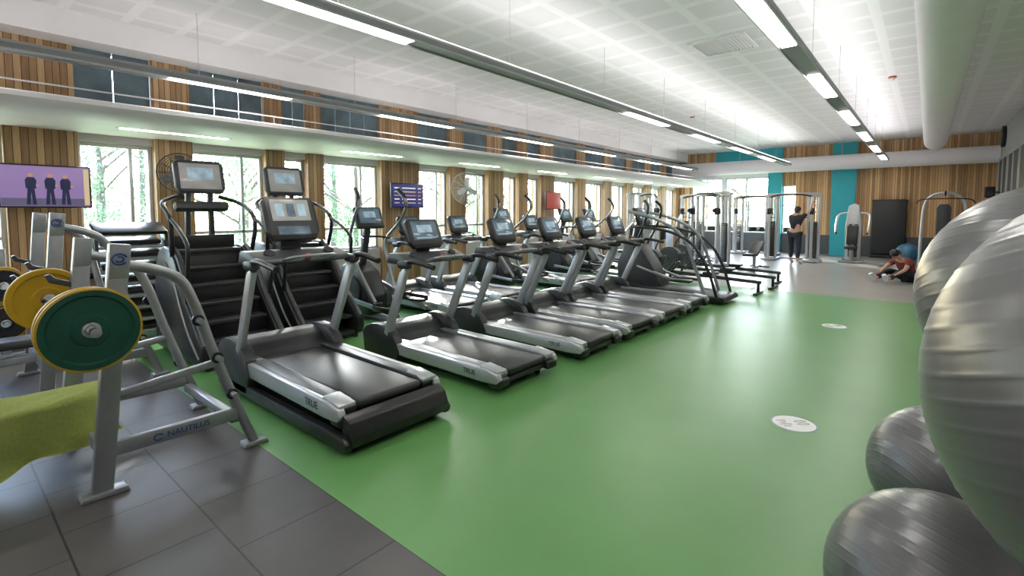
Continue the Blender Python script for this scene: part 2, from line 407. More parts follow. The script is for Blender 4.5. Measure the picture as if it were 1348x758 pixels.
# ------------------------------------------------------------------ TREADMILL  (rear at x=0, front at -x)
def treadmill(loc,dz=.0,cz=0.,first=False,label='silver and black treadmill with tablet console on green floor'):
    t=thing('treadmill',label,'treadmill',loc,group='row of cardio machines')
    H=.19+dz
    b=B()
    b.prism([(-2.02,.04),(-.14,.04),(-.05,.07),(-.05,.11+dz*.6),(-.1,H-.03),(-2.0,H-.03)],-.36,.36,.012)
    b.obj('base',black,t)
    for s_ in (-1,1):
        ya,yb=sorted((s_*.385,s_*.445))
        B().prism([(-1.62,H-.085),(-.20,H-.10),(-.03,H-.09),(.0,H-.05),(-.03,H+.0),(-.16,H+.022),(-1.62,H+.032)],ya,yb,.012).obj('side_rail',silverl,t)
        y2,y3=sorted((s_*.285,s_*.40))
        B().prism([(-1.62,H-.03),(-.04,H-.05),(-.03,H-.01),(-.12,H+.026),(-1.62,H+.036)],y2,y3,.008).obj('foot_strip',silver if not first else dgrey,t)
        B().box((-.14,s_*.36,H+.012),(.22,.14,.04),.018,rot=(0,R(7),0)).obj('rail_end',silverl,t)
    b=B(); b.box((-.86,0,H-.02),(1.66,.55,.07),.03,seg=3); b.obj('running_belt',belt,t)
    for s_ in (-1,1): B().box((-.07,s_*.36,H-.09),(.14,.16,.09),.03,seg=3).obj('end_cap',black,t)
    b=B(); pts=[(-2.06,.08),(-2.06,H+.03)]+[(-1.84+.24*math.cos(a),H+.0+.17*math.sin(a)) for a in [R(x) for x in (150,120,95,70,45,20)]]+[(-1.54,H+.02),(-1.54,.08)]
    b.prism(pts,-.38,.38,.02); b.obj('motor_hood',dgrey,t)
    for s_ in (-1,1):
        y0,y1=sorted((s_*.36,s_*.46))
        pts=[(-2.0,.05),(-2.02,H+.02)]+[(-1.74+.32*math.cos(a),H-.0+.20*math.sin(a)) for a in [R(x) for x in (155,135,115,95,75,55,35,15,3)]]+[(-1.38,H-.06),(-1.42,.05)]
        B().prism(pts,y0,y1,.015).obj('fender',dgrey,t)
        b=B()
        b.beam((-1.64,s_*.43,H+.0),(-1.25,s_*.45,1.03+cz),.105,.055,.022)
        b.obj('upright',silverl,t)
        B().tube([(-1.31,s_*.45,.98+cz),(-1.22,s_*.46,1.08+cz),(-1.08,s_*.46,1.10+cz),(-.82,s_*.45,1.06+cz)],.026,10).obj('handrail',black,t)
        B().box((-1.26,s_*.455,1.06+cz),(.18,.075,.08),.03,seg=3).obj('rail_joint',dgrey,t)
    for s_ in (-1,1):
        for xx in (-.15,-1.9): B().cyl((xx,s_*.3,0),(xx,s_*.3,.06),.03).obj('foot',black,t)
    b=B(); b.prism([(-1.62,1.05+cz),(-1.36,1.04+cz),(-1.22,1.065+cz),(-1.24,1.10+cz),(-1.42,1.16+cz),(-1.58,1.16+cz)],-.42,.42,.018); b.obj('dash',dgrey,t)
    for s_ in (-1,1): B().cyl((-1.36,s_*.27,1.12+cz),(-1.34,s_*.27,1.15+cz),.045,seg=20).obj('cup_holder',black,t)
    B().tube([(-1.25,-.2,1.08+cz),(-1.08,-.18,1.12+cz),(-1.02,0,1.13+cz),(-1.08,.18,1.12+cz),(-1.25,.2,1.08+cz)],.014,8).obj('sensor_grip',silver,t)
    B().cyl((-1.21,0,1.10+cz),(-1.19,0,1.12+cz),.03,seg=16).obj('stop_button',red,t)
    cz2=cz+(.10 if first else .02)
    con=bpy.data.objects.new('console',None); C.objects.link(con); con.parent=t; con.location=(-1.5,0,1.33+cz2); con.rotation_euler=(0,R(-22),0)
    con.empty_display_size=.1
    sc=.97 if first else .92
    w,h=.25*sc,(.21 if first else .18)*sc
    b=B(); b.prism([(-w*.8,-h),(w*.8,-h),(w,-h*.6),(w,h*.8),(w*.85,h),(-w*.85,h),(-w,h*.8),(-w,-h*.6)],-.035,.02,.01,'yz'); b.obj('case',black,con)
    B().box((.022,0,.02),(.006,w*1.75,h*1.75),.002).obj('bezel',dgrey,con)
    if first:
        B().box((.026,0,.075),(.006,w*1.45,h*1.0),.002).obj('screen',scr2,con); B().box((.026,0,-.12),(.006,w*1.2,h*.4),.002).obj('keypad',scr,con)
        for q in (-1,0,1): B().box((.030,q*w*.42,.075),(.002,w*.3,h*.6),.001).obj('screen_tile',scrl if q else scr,con)
    else:
        B().box((.026,0,.03),(.006,w*1.5,h*1.3),.002).obj('screen',scr,con)
        B().box((.030,0,.05),(.002,w*.9,h*.55),.001).obj('display_panel',scrl,con)
        B().box((.030,0,-.055),(.002,w*1.2,h*.12),.001).obj('display_row',scrl,con)
    B().beam((-1.55,0,1.1+cz),(-1.54,0,1.24+cz2),.08,.2,.02).obj('neck',dgrey,t)
    text('TRUE',.075 if first else .065,(-.36,-.447,H-.035),(R(90),0,0),inkb,t)
    if first:
        for s_ in (-1,1):
            y0,y1=sorted((s_*.40,s_*.46)); B().prism([(-2.05,.03),(.08,.03),(.1,.08),(.06,.12),(-.1,.13),(-2.05,.13)],y0,y1,.012).obj('lift_frame',black,t)
        b=B(); b.prism([(-.02,.05),(.10,.05),(.12,.12),(.08,.22),(.0,.26),(-.02,.2)],-.42,.42,.015); b.obj('rear_cover',black,t)
    return t
treadmill((-2.9,2.13,0),dz=.10,cz=.10,first=True,label='tall incline treadmill with silver deck rails beside grey tiles')
T2=treadmill((-2.76,3.55,0))
for y in (4.8,5.85,6.85,7.85): dup(T2,(-2.70,y,0))

# ------------------------------------------------------------------ STAIR CLIMBER
def stair(loc):
    t=thing('stair_climber','tall black stair climber with steps and screen console','stair climber',loc,group='stair climbers')
    prof=[(0,.05),(.04,.15),(.02,.26),(-.10,.38),(-.24,.52),(-.38,.68),(-.52,.88),(-.66,1.06),(-.82,1.16),(-1.0,1.19),(-1.15,1.13),(-1.26,.98),(-1.33,.7),(-1.36,.05)]
    for s_ in (-1,1):
        y0,y1=sorted((s_*.29,s_*.38)); B().prism(prof,y0,y1,.02).obj('side_panel',black,t)
        B().tube([(p[0],s_*.33,p[1]+.008) for p in prof[2:9]],.028,8,3).obj('edge_trim',dgrey,t)
        B().tube([(-.02,s_*.385,.14),(-.25,s_*.388,.32),(-.45,s_*.388,.55),(-.66,s_*.388,.86),(-.9,s_*.388,1.02)],.011,6).obj('accent_line',silver,t)
        b=B(); b.tube([(-.75,s_*.36,1.08),(-.68,s_*.38,1.35),(-.72,s_*.38,1.52),(-1.0,s_*.36,1.66),(-1.15,s_*.2,1.74)],.022,10)
        b.tube([(-.72,s_*.38,1.5),(-.48,s_*.38,1.40),(-.28,s_*.38,1.28),(-.22,s_*.38,1.15),(-.34,s_*.37,.65)],.018,10); b.obj('handrail',black,t)
    for k in range(6):
        x=-.08-k*.15; z=.26+k*.175
        B().box((x-.07,0,z),(.20,.56,.035),.008).obj('step',dgrey,t)
        B().box((x-.16,0,z+.09),(.02,.56,.15),.004).obj('riser',black,t)
    B().box((-1.05,0,.60),(.45,.54,1.0),.04).obj('housing',black,t)
    b=B(); b.box((-.68,0,.06),(1.3,.7,.05),.01); 
    b.obj('base_frame',dgrey,t)
    for s_ in (-1,1):
        for xx in (-.05,-1.3): B().cyl((xx,s_*.3,0),(xx,s_*.3,.06),.035).obj('foot',black,t)
    for s_ in (-1,1): B().beam((-1.15,s_*.12,1.1),(-1.12,s_*.10,1.8),.06,.05,.012).obj('mast',dgrey,t)
    B().box((-1.05,0,1.62),(.12,.5,.10),.03,rot=(0,R(-25),0)).obj('control_tray',dgrey,t)
    c=bpy.data.objects.new('console',None); C.objects.link(c); c.parent=t; c.location=(-1.08,0,1.94); c.rotation_euler=(0,R(-14),0)
    B().prism([(-.20,-.17),(.20,-.17),(.23,-.1),(.23,.17),(.19,.21),(-.19,.21),(-.23,.17),(-.23,-.1)],-.04,.03,.012,'yz').obj('case',dgrey,c)
    B().box((.032,0,.02),(.006,.38,.30),.002).obj('screen',scr2,c)
    B().box((.036,0,.05),(.004,.24,.14),.002).obj('display',scrl,c)
    return t
S=stair((-5.4,2.10,0)); S.scale=(1.06,1.12,1.02); dup(S,(-5.5,3.14,0),label='tall black stair climber beside a matching climber')

# ------------------------------------------------------------------ ELLIPTICAL
def elliptical(loc):
    t=thing('cross_trainer','black and silver cross trainer with tall swinging arms','elliptical',loc,group='cross trainers')
    b=B(); b.box((-.9,0,.05),(1.7,.1,.07),.02); b.box((-.1,0,.04),(.09,.6,.06),.02); b.box((-1.75,0,.04),(.09,.6,.06),.02); b.obj('base_frame',silver,t)
    B().prism([(-2.0,.06),(-2.02,.45),(-1.85,.78),(-1.6,.85),(-1.35,.7),(-1.15,.35),(-1.15,.08)],-.17,.17,.03).obj('drive_housing',black,t)
    for s_ in (-1,1):
        B().cyl((-1.55,s_*.17,.42),(-1.55,s_*.2,.42),.22,seg=28).obj('crank_disc',dgrey,t)
        off=.12*s_
        B().beam((-1.5,s_*.24,.42+off),(-.35,s_*.24,.2+max(0,off)*.3),.06,.05,.012).obj('pedal_arm',silver,t)
        b=B(); b.box((-.62,s_*.25,.29+off*.4),(.40,.16,.04),.015); b.box((-.8,s_*.25,.33+off*.4),(.03,.16,.09),.01); b.box((-.62,s_*.335,.32+off*.4),(.38,.015,.06),.006); b.obj('pedal',black,t)
        B().tube([(-.95-off,s_*.27,.33),(-1.25-off*.4,s_*.3,.8),(-1.38,s_*.31,1.15),(-1.15+off*1.2,s_*.30,1.45),(-1.0+off*1.6,s_*.27,1.72),(-1.14+off*1.6,s_*.23,1.9)],.024,10).obj('swing_arm',silver,t)
        B().tube([(-1.02+off*1.6,s_*.28,1.66),(-1.03+off*1.6,s_*.26,1.8),(-1.14+off*1.6,s_*.23,1.92)],.03,10).obj('grip',black,t)
    B().beam((-1.55,0,.75),(-1.38,0,1.45),.09,.10,.03).obj('mast',dgrey,t)
    B().tube([(-1.15,-.22,1.2),(-1.3,-.16,1.22),(-1.42,0,1.22),(-1.3,.16,1.22),(-1.15,.22,1.2)],.016,8).obj('fixed_grip',black,t)
    c=bpy.data.objects.new('console',None); C.objects.link(c); c.parent=t; c.location=(-1.36,0,1.5); c.rotation_euler=(0,R(-22),0)
    B().box((0,0,0),(.07,.46,.34),.03).obj('case',black,c); B().box((.037,0,.02),(.005,.36,.23),.002).obj('screen',scr,c); B().box((.041,0,.04),(.003,.2,.1),.001).obj('display_panel',scrl,c)
    return t
E=elliptical((-5.0,4.25,0))
wl='silver and black treadmill in the row beside the windows'
dup(T2,(-5.3,5.35,0),label=wl)
dup(T2,(-5.3,6.5,0),label=wl)
dup(E,(-5.3,7.6,0)); dup(T2,(-5.3,8.75,0),label=wl); dup(E,(-5.3,9.9,0))
dup(E,(-5.3,11.0,0))

t=thing('stride_trainer','black stride trainer with long curved silver arms at row end','elliptical',(-2.55,9.0,0))
B().prism([(-2.0,.03),(-.05,.03),(0,.08),(-.05,.14),(-1.2,.2),(-2.0,.24)],-.40,.40,.02).obj('base',black,t)
B().prism([(-2.1,.1),(-2.12,.6),(-1.95,.98),(-1.7,1.0),(-1.4,.6),(-1.2,.2)],-.22,.22,.03).obj('drive_housing',dgrey,t)
for s_ in (-1,1):
    B().tube([(-.35,s_*.38,.14),(-.55,s_*.40,.7),(-.75,s_*.40,1.15),(-1.15,s_*.39,1.42),(-1.6,s_*.36,1.55),(-1.85,s_*.3,1.6)],.03,10).obj('curved_arm',silver,t)
    B().tube([(-.15,s_*.39,.14),(-.3,s_*.41,.6),(-.55,s_*.41,1.0),(-.95,s_*.4,1.22),(-1.5,s_*.36,1.3),(-1.8,s_*.25,1.3)],.026,10).obj('lower_rail',black,t)
    B().box((-.85,s_*.2,.34),(.42,.18,.05),.02).obj('pedal',black,t)
    B().beam((-.95,s_*.2,.33),(-1.7,s_*.2,.55),.05,.05,.012).obj('pedal_arm',silver,t)
    B().tube([(-1.75,s_*.26,.9),(-1.55,s_*.3,1.3),(-1.45,s_*.3,1.65),(-1.55,s_*.24,1.8)],.024,8).obj('swing_arm',black,t)
B().beam((-1.85,0,.95),(-1.75,0,1.45),.1,.14,.03).obj('mast',dgrey,t)
B().box((-1.72,0,1.5),(.07,.5,.36),.03,rot=(0,R(-22),0)).obj('console',black,t); B().box((-1.683,0,1.52),(.006,.38,.24),.002,rot=(0,R(-22),0)).obj('screen',scr,t)

# ------------------------------------------------------------------ ROWERS
def rower(loc,rot=0):
    t=thing('rowing_machine','low black and silver rowing machine with flywheel','rowing machine',loc,rot,group='rowing machines')
    B().prism([(-2.25,.28),(-.05,.20),(-.05,.26),(-2.25,.36)],-.035,.035,.008).obj('rail',dgrey,t)
    b=B(); b.box((-.1,0,.02),(.08,.5,.04),.015); b.beam((-.1,0,.03),(-.1,0,.23),.05,.05,.01); b.obj('rear_leg',black,t)
    b=B(); b.box((-2.3,0,.02),(.08,.6,.04),.015); b.beam((-2.3,0,.03),(-2.2,0,.45),.06,.06,.01); b.obj('front_leg',black,t)
    B().cyl((-2.3,-.09,.5),(-2.3,.09,.5),.27,seg=30).obj('flywheel_cage',dgrey,t)
    for k in range(4): B().lathe([(.06+k*.055,-.1),(.065+k*.055,-.1),(.065+k*.055,-.095),(.06+k*.055,-.095)],(-2.3,0,.5),'y',28).obj('vent_ring',silver,t)
    B().box((-1.0,0,.34),(.26,.3,.06),.025).obj('seat',black,t)
    for s_ in (-1,1): B().box((-1.8,s_*.12,.40),(.05,.12,.32),.02,rot=(0,R(40),0)).obj('foot_plate',dgrey,t)
    B().tube([(-2.05,-.24,.62),(-2.02,0,.62),(-2.05,.24,.62)],.016,8).obj('handle',black,t)
    b=B(); b.tube([(-2.25,.06,.6),(-2.2,.06,.85),(-2.05,0,1.05)],.018,8); b.box((-2.03,0,1.08),(.04,.22,.2),.015); b.obj('monitor',black,t)
    return t
r=rower((-2.35,10.3,0)); dup(r,(-2.3,11.25,0)); dup(r,(-2.4,12.2,0)); 

# ------------------------------------------------------------------ BENCH PRESS STATIONS
def bench(loc,ph=1.38,label='silver olympic flat bench with black pad on tiles',letter=True):
    t=thing('weight_bench',label,'weight bench',loc)
    for s_ in (-1,1):
        x=s_*.5
        fr=bpy.data.objects.new('side_frame',None); C.objects.link(fr); fr.parent=t; fr.location=(x,0,0)
        B().beam((0,0,.02),(0,.13,ph),.06,.10,.014,ref=(0,1,0)).obj('post',silver,fr)
        B().prism([(-.1,0),(.12,0),(.11,.03),(-.09,.03)],-.05,.05,.006,'yz').obj('foot_plate',silver,fr)
        B().prism([(.74,0),(.9,0),(.89,.03),(.75,.03)],-.05,.05,.006,'yz').obj('foot_plate',silver,fr)
        B().tube([(0,.82,.02),(0,.72,.30),(0,.60,.66),(0,.50,ph-.38),(0,.42,ph-.20),(0,.28,ph-.12),(0,.12,ph-.08)],.031,12).obj('brace_tube',silver,fr)
        B().beam((0,0.03,.25),(0,.72,.25),.085,.05,.012,ref=(1,0,0)).obj('lower_beam',silver,fr)
        B().beam((0,.06,.55),(0,.60,.62),.045,.045,.012,ref=(1,0,0)).obj('middle_beam',silver,fr)
        for k,z in enumerate((.93,1.12)):
            yy=.13*z/ph
            b=B(); b.prism([(yy-.16,z+.0),(yy-.05,z-.04),(yy-.05,z+.0),(yy-.13,z+.03),(yy-.15,z+.06),(yy-.18,z+.05)],-.03,.03,.006,'yz'); b.obj('bar_hook',dgrey,fr)
        for (yy,zz) in ((.68,.40),(.60,.66),(.50,.92)):
            b=B(); b.cyl((s_*.02,yy,zz),(s_*.10,yy,zz),.018,seg=14); b.obj('storage_peg',silver,fr)
            B().cyl((s_*.02,yy,zz),(s_*.045,yy,zz),.035,seg=14).obj('peg_collar',black,fr)
        B().prism([(.07,ph-.16),(.165,ph-.16),(.185,ph+.03),(.085,ph+.04)],-.034,.034,.008,'yz').obj('badge_plate',silver,fr)
        if s_>0:
            b=B()
            b.tube([(.036,.125+.035*math.cos(a),ph-.05+.03*math.sin(a)) for a in [R(q) for q in range(20,330,30)]],.005,6,3)
            b.tube([(.036,.125+.018*math.cos(a),ph-.05+.015*math.sin(a)) for a in [R(q) for q in range(200,500,40)]],.005,6,3)
            b.obj('logo',brandblue,fr)
    if letter:
        text('NAUTILUS',.050,(.5+.0265,.43,.25),(R(90),0,R(90)),brandblue,t,ext=.002)
        b=B(); b.tube([(.528,.27+.022*math.cos(a),.25+.019*math.sin(a)) for a in [R(q) for q in range(20,330,30)]],.004,6,3); b.obj('logo',brandblue,t)
    B().beam((-.47,.02,.25),(.47,.02,.25),.08,.06,.012).obj('cross_member',silver,t)
    B().beam((-.47,.72,.2),(.47,.72,.2),.06,.06,.012).obj('cross_member',silver,t)
    b=B(); b.beam((0,.02,.27),(0,-1.1,.27),.07,.09,.012,ref=(1,0,0)); b.beam((0,-1.05,.0),(0,-1.05,.38),.06,.08,.01); b.box((0,-1.05,.02),(.5,.08,.04),.01); b.beam((0,-.3,.3),(0,-.3,.40),.06,.2,.01,ref=(1,0,0)); b.obj('bench_frame',silver,t)
    B().box((0,-.55,.425),(.30,1.25,.075),.03,seg=3).obj('pad',pad,t)
    return t
BX,BY=-4.0,.57
bench((BX,BY,0),label='silver olympic flat bench with towel-covered pad and racked barbell')
bench((-6.2,.6,0),ph=1.55,label='tall silver incline bench frame on grey rubber tiles',letter=False)
def plate(loc,r,w,mat,label,ring=None):
    t=thing('weight_plate',label,'weight plate',loc,group='bumper plates')
    B().lathe([(.026,-w/2),(r*.36,-w/2),(r*.40,-w*.22),(r*.80,-w*.22),(r*.84,-w/2),(r*.97,-w/2),(r,-w*.35),(r,w*.35),(r*.97,w/2),(r*.84,w/2),(r*.80,w*.22),(r*.40,w*.22),(r*.36,w/2),(.026,w/2)],(0,0,0),'x',56).obj('disc',mat,t)
    B().lathe([(.026,-w/2-.002),(.040,-w/2-.002),(.040,w/2+.002),(.026,w/2+.002)],(0,0,0),'x',28).obj('steel_hub',chrome,t)
    if ring: B().lathe([(r*.965,w*.1),(r*1.014,w*.1),(r*1.014,w*.46),(r*.965,w*.53)],(0,0,0),'x',56).obj('coloured_rim',ring,t)
    return t
by,bz=BY-.045,.99
t=thing('barbell','chrome olympic barbell racked across the bench posts','barbell',(BX,by,bz))
B().cyl((-.66,0,0),(.66,0,0),.014,seg=14).obj('bar',chrome,t)
for s_ in (-1,1):
    B().cyl((s_*.62,0,0),(s_*.84,0,0),.0245,seg=20).obj('sleeve',chrome,t); B().cyl((s_*.60,0,0),(s_*.625,0,0),.038,seg=20).obj('collar',chrome,t)
plate((BX+.715,by,bz),.214,.045,plateg,'dark green bumper plate with yellow rim on barbell',platey)
plate((BX+.662,by,bz),.217,.035,platey,'yellow bumper plate behind the green plate')
plate((BX-.66,by,bz),.215,.045,platey,'yellow bumper plate at the far end of barbell')
# towel
def towel():
    t=B(); bm=t.bm; nx,ny=44,90; g=[]
    W=.165; path=[]
    L=.29
    for i in range(nx+1):
        s=-(W+L)+2*(W+L)*i/nx
        if s<-W: x=-W-.012; z=.49-(-W-s)
        elif s>W: x=W+.012; z=.49-(s-W)
        else: x=s; z=.490+.010*math.cos(s/W*1.5)
        path.append((x,z,s))
    for j in range(ny+1):
        y=-.62+1.30*j/ny-.55
        row=[]
        for (x,z,s) in path:
            k=max(0,abs(s)-W)/L
            fold=math.sin(y*15+s*4)+.6*math.sin(y*31+1.3)+.5*math.sin(y*6)
            xx=x+(math.copysign(k*(fold*.022+.055)+.006,x) if k>0 else 0)
            zz=z+(abs(.008*math.sin(y*15+s*20))+.010*math.sin(y*7+s*10) if k<=0 else 0)+(.05*math.sin(y*4+1)+.015*math.sin(y*17))*k
            row.append(bm.verts.new((xx,y+.02*k*math.sin(s*30),zz)))
        g.append(row)
    for j in range(ny):
        for i in range(nx): bm.faces.new((g[j][i],g[j][i+1],g[j+1][i+1],g[j+1][i]))
    bmesh.ops.solidify(bm,geom=list(bm.faces),thickness=-.008)
    bmesh.ops.recalc_face_normals(bm,faces=bm.faces)
    o=t.obj('towel',towelm,ang=80,loc=(BX,BY+.02,-.012)); tag(o,'lime green cloth towel draped over bench pad','towel')
towel()
# plate tree
t=thing('plate_tree','black weight plate storage tree with yellow edged plates','plate rack',(-7.55,.5,0))
b=B(); b.beam((0,0,0.03),(0,0,1.2),.08,.08,.01); b.box((0,0,.03),(.6,.08,.06),.01); b.box((0,0,.03),(.08,.5,.06),.01); b.obj('stand',silver,t)
for s_ in (-1,1):
    for z in (.42,.82): B().cyl((s_*.04,0,z),(s_*.25,0,z),.024,seg=12).obj('peg',chrome,t)
for s_ in (-1,1):
    for z,m in ((.42,plateb),(.82,platey)):
        plate((-7.55+s_*.10,.5,z),.19,.04,m,'weight plate hanging on storage tree',platey if m==plateb else None)
        plate((-7.55+s_*.16,.5,z),.17,.04,plateb,'black weight plate with yellow rim on storage tree',platey)
# tiered rack
t=thing('storage_rack','tall rack of stacked grey and black step platforms','rack',(-7.75,1.67,0))
for s_ in (-1,1): B().prism([(-.3,0),(.36,0),(.34,.1),(.12,1.36),(-.08,1.36),(-.28,.1)],s_*.36-.02,s_*.36+.02,.008).obj('side_panel',black,t)
for k in range(8):
    z=.12+k*.15; x=.30-k*.027
    B().box((x-.14,0,z),(.32,.68,.035),.01,rot=(0,R(8),0)).obj('shelf',silverl,t)
    B().box((x-.15,0,z+.055),(.28,.62,.06),.02,rot=(0,R(8),0)).obj('step_block',black,t)
B().box((0,0,1.38),(.34,.74,.05),.015,rot=(0,R(20),0)).obj('top_panel',black,t)

# ------------------------------------------------------------------ TVs and fans
def tv(loc,scr_m,label,w=.78,h=.46):
    t=thing('television',label,'television',loc,group=None)
    B().box((-.02,0,0),(.05,w,h),.01).obj('case',black,t); B().box((.007,0,0),(.006,w-.04,h-.04),.002).obj('screen',scr_m,t)
    B().beam((-.04,0,0),(-.26,0,0),.06,.1,.01).obj('wall_bracket',black,t)
    return t
t=tv((XL+.3,.975,1.9),tvlilac,'wall television showing people against a lilac backdrop',w=.84,h=.52)
B().box((.0115,0,-.19),(.003,.79,.09)).obj('picture_floor',tvfloor,t)
B().box((.0118,.37,0),(.003,.05,.45)).obj('picture_edge',tvtan,t)
for k,(y,s_) in enumerate(((-.14,1.0),(.03,1),(.17,.95))):
    x=.0145; h0=.13*s_
    b=B(); b.prism([(y-.03,h0-.025),(y+.03,h0-.025),(y+.05,h0-.06),(y+.045,h0-.16),(y+.03,h0-.16),(y+.045,-.22),(y+.01,-.22),(y,h0-.20),(y-.01,-.22),(y-.045,-.22),(y-.03,h0-.16),(y-.045,h0-.16),(y-.05,h0-.06)],x,x+.002,0,'yz'); b.obj('picture_figure',tvdark,t)
    B().cyl((x,y,h0),(x+.002,y,h0),.024,seg=14).obj('picture_face',tvskin,t); B().box((x+.003,y+.06,h0-.12),(.002,.03,.02)).obj('picture_hand',tvskin,t)
t=tv((XL+.3,6.42,1.92),tvblue,'wall television showing coloured rows of listings',w=.82,h=.5)
for k in range(5):
    m_=[tvw,tvtan,tvskin,tvw,tvtan][k]
    for (yy,ww) in ((-.28,.12),(.02,.34),(.30,.08)): B().box((.0115,yy,.15-k*.075),(.003,ww,.02)).obj('listing_row',m_,t)
tv((XL+.3,11.6,1.9),tvred,'small wall television with a dark red picture',w=.74,h=.5)
def fan(loc,mat,Rr=.30,rot=0):
    t=thing('wall_fan','round wire cage wall fan mounted on timber pier','fan',loc,rot,group='wall fans')
    b=B()
    for k in range(9):
        rr=Rr*(k+1)/9; dx=.12+.06*(1-(rr/Rr)**2)
        b.tube([(dx,rr*math.cos(a),rr*math.sin(a)) for a in [2*math.pi*q/20 for q in range(20)]],.004 if k<8 else .009,5,1,closed=True)
    for k in range(12):
        a=2*math.pi*k/12; b.tube([(.185,.03*math.cos(a),.03*math.sin(a)),(.16,.17*math.cos(a),.17*math.sin(a)),(.12,Rr*math.cos(a),Rr*math.sin(a)),(.04,.24*math.cos(a),.24*math.sin(a)),(.02,.08*math.cos(a),.08*math.sin(a))],.0035,5,2)
    b.obj('cage',mat,t)
    b=B()
    for k in range(3):
        tm=bmesh.new(); bmesh.ops.create_cube(tm,size=1); bmesh.ops.scale(tm,vec=(.008,.12,.2),verts=tm.verts); bmesh.ops.bevel(tm,geom=list(tm.edges),offset=.003,segments=1,affect='EDGES')
        b.merge(tm,Matrix.Translation((.1,0,0))@Matrix.Rotation(2*math.pi*k/3,4,'X')@Matrix.Translation((0,0,.14))@Matrix.Rotation(R(20),4,'Z'))
    b.cyl((.06,0,0),(.14,0,0),.05,seg=18); b.obj('blades',mat,t)
    b=B(); b.cyl((-.06,0,0),(.06,0,0),.07,seg=18); b.beam((-.05,0,-.02),(-.05,0,-.35),.05,.06,.01); b.beam((-.30,0,-.33),(-.04,0,-.33),.06,.1,.01); b.obj('motor_and_arm',dgrey,t)
    return t
fan((XL+.30,2.38,2.14),dgrey,.27,rot=R(-15)); fan((XL+.36,8.05,2.12),frame,.36,rot=R(-38))

# ------------------------------------------------------------------ FAR MACHINES
def stack(b,x,y,z0,z1,w=.2,d=.12):
    n=int((z1-z0)/.05)
    for k in range(n): b.box((x,y,z0+.05*k+.02),(w,d,.042),.004)
def func(loc,rot=0,label='silver dual tower cable machine with black weight stacks'):
    t=thing('cable_machine',label,'cable machine',loc,rot,group='strength machines')
    for s_ in (-1,1):
        b=B()
        for dx in (-.15,.15): b.beam((s_*.6+dx,.0,.04),(s_*.6+dx,0,2.1),.08,.08,.012)
        b.box((s_*.6,0,.05),(.44,.7,.07),.012); b.box((s_*.6,0,2.1),(.42,.14,.09),.012); b.obj('tower_frame',silverl,t)
        b=B(); stack(b,s_*.6,.0,.12,1.3,.21,.16); b.obj('weight_stack',black,t)
        for q in (-.06,.06): B().cyl((s_*.6+q,0,.1),(s_*.6+q,0,2.08),.01,seg=8).obj('guide_rod',chrome,t)
        B().beam((s_*.6,-.3,.06),(s_*.6,-.3,2.05),.08,.08,.012).obj('slide_post',silverl,t)
        b=B(); b.box((s_*.6,-.3,1.6),(.12,.14,.2),.02); b.cyl((s_*.6-.02,-.4,1.62),(s_*.6+.02,-.4,1.62),.06,seg=18); b.obj('pulley_carriage',black,t)
        b=B(); b.cyl((s_*.6,-.43,1.6),(s_*.45,-.5,1.5),.006,seg=6); b.tube([(s_*.45-.06,-.5,1.4),(s_*.45,-.5,1.5),(s_*.45+.06,-.5,1.4)],.006,6); b.cyl((s_*.45-.06,-.5,1.4),(s_*.45+.06,-.5,1.4),.015,seg=10); b.obj('handle',black,t)
    B().box((0,-.02,2.14),(1.4,.1,.08),.012).obj('cross_beam',silverl,t)
    B().tube([(-.6,-.3,2.05),(-.3,-.34,2.12),(.3,-.34,2.12),(.6,-.3,2.05)],.026,8).obj('pull_up_bar',black,t)
    B().box((0,.3,.05),(1.2,.06,.05),.01).obj('base_beam',silver,t)
    return t
Fm=func((-3.35,18.0,0)); dup(Fm,(-5.9,17.2,0),label='silver dual tower cable machine beside the window wall')
dup(Fm,(-4.9,19.9,0)); dup(Fm,(-7.0,14.6,0),rotz=R(90),label='silver dual tower cable machine beside the window wall')
dup(Fm,(-5.0,15.4,0),rotz=R(-35),label='silver dual tower cable machine beside the window wall')
def press(loc,rot=0,label='white shrouded weight machine with padded seat',shroud=silverl,tall=1.85):
    t=thing('weight_machine',label,'weight machine',loc,rot,group='strength machines')
    b=B(); b.prism([(-.2,.05),(.2,.05),(.22,tall*.6),(.14,tall-.08),(.0,tall),(-.14,tall-.08),(-.22,tall*.6)],.10,.36,.02); b.obj('stack_shroud',shroud,t)
    b=B(); stack(b,0,.1,.15,1.2,.24,.06); b.obj('weight_stack',black,t)
    b=B(); b.box((0,-.1,.05),(.12,1.1,.07),.015); b.box((0,-.6,.04),(.6,.08,.06),.015); b.box((0,.3,.04),(.6,.08,.06),.015); b.beam((0,-.35,.05),(0,-.35,.42),.08,.08,.01); b.beam((0,-.05,.05),(0,.1,1.2),.08,.08,.01); b.obj('frame',silver,t)
    B().box((0,-.4,.47),(.34,.36,.08),.03).obj('seat',pad,t); B().box((0,-.13,.85),(.30,.08,.6),.03,rot=(R(-8),0,0)).obj('backrest',pad,t)
    for s_ in (-1,1): B().tube([(s_*.1,.15,1.55),(s_*.38,.05,1.5),(s_*.42,-.25,1.2),(s_*.40,-.45,.95)],.03,8).obj('press_arm',silverl,t)
    for s_ in (-1,1): B().cyl((s_*.40,-.42,1.0),(s_*.40,-.46,.88),.03,seg=10).obj('grip',black,t)
    return t
press((-1.8,18.9,0))
press((-6.9,18.8,0),label='silver weight machine beside the windows'); press((-6.2,12.9,0),rot=R(-60),label='silver weight machine beside the windows')
t=thing('lat_pulldown_machine','white lat pulldown machine with overhead bar and dark seat','weight machine',(.35,18.9,0))
b=B()
for s_ in (-1,1): b.tube([(s_*.5,-.1,.04),(s_*.48,0,1.2),(s_*.42,0,1.85),(s_*.2,0,2.1),(0,0,2.12)],.04,10)
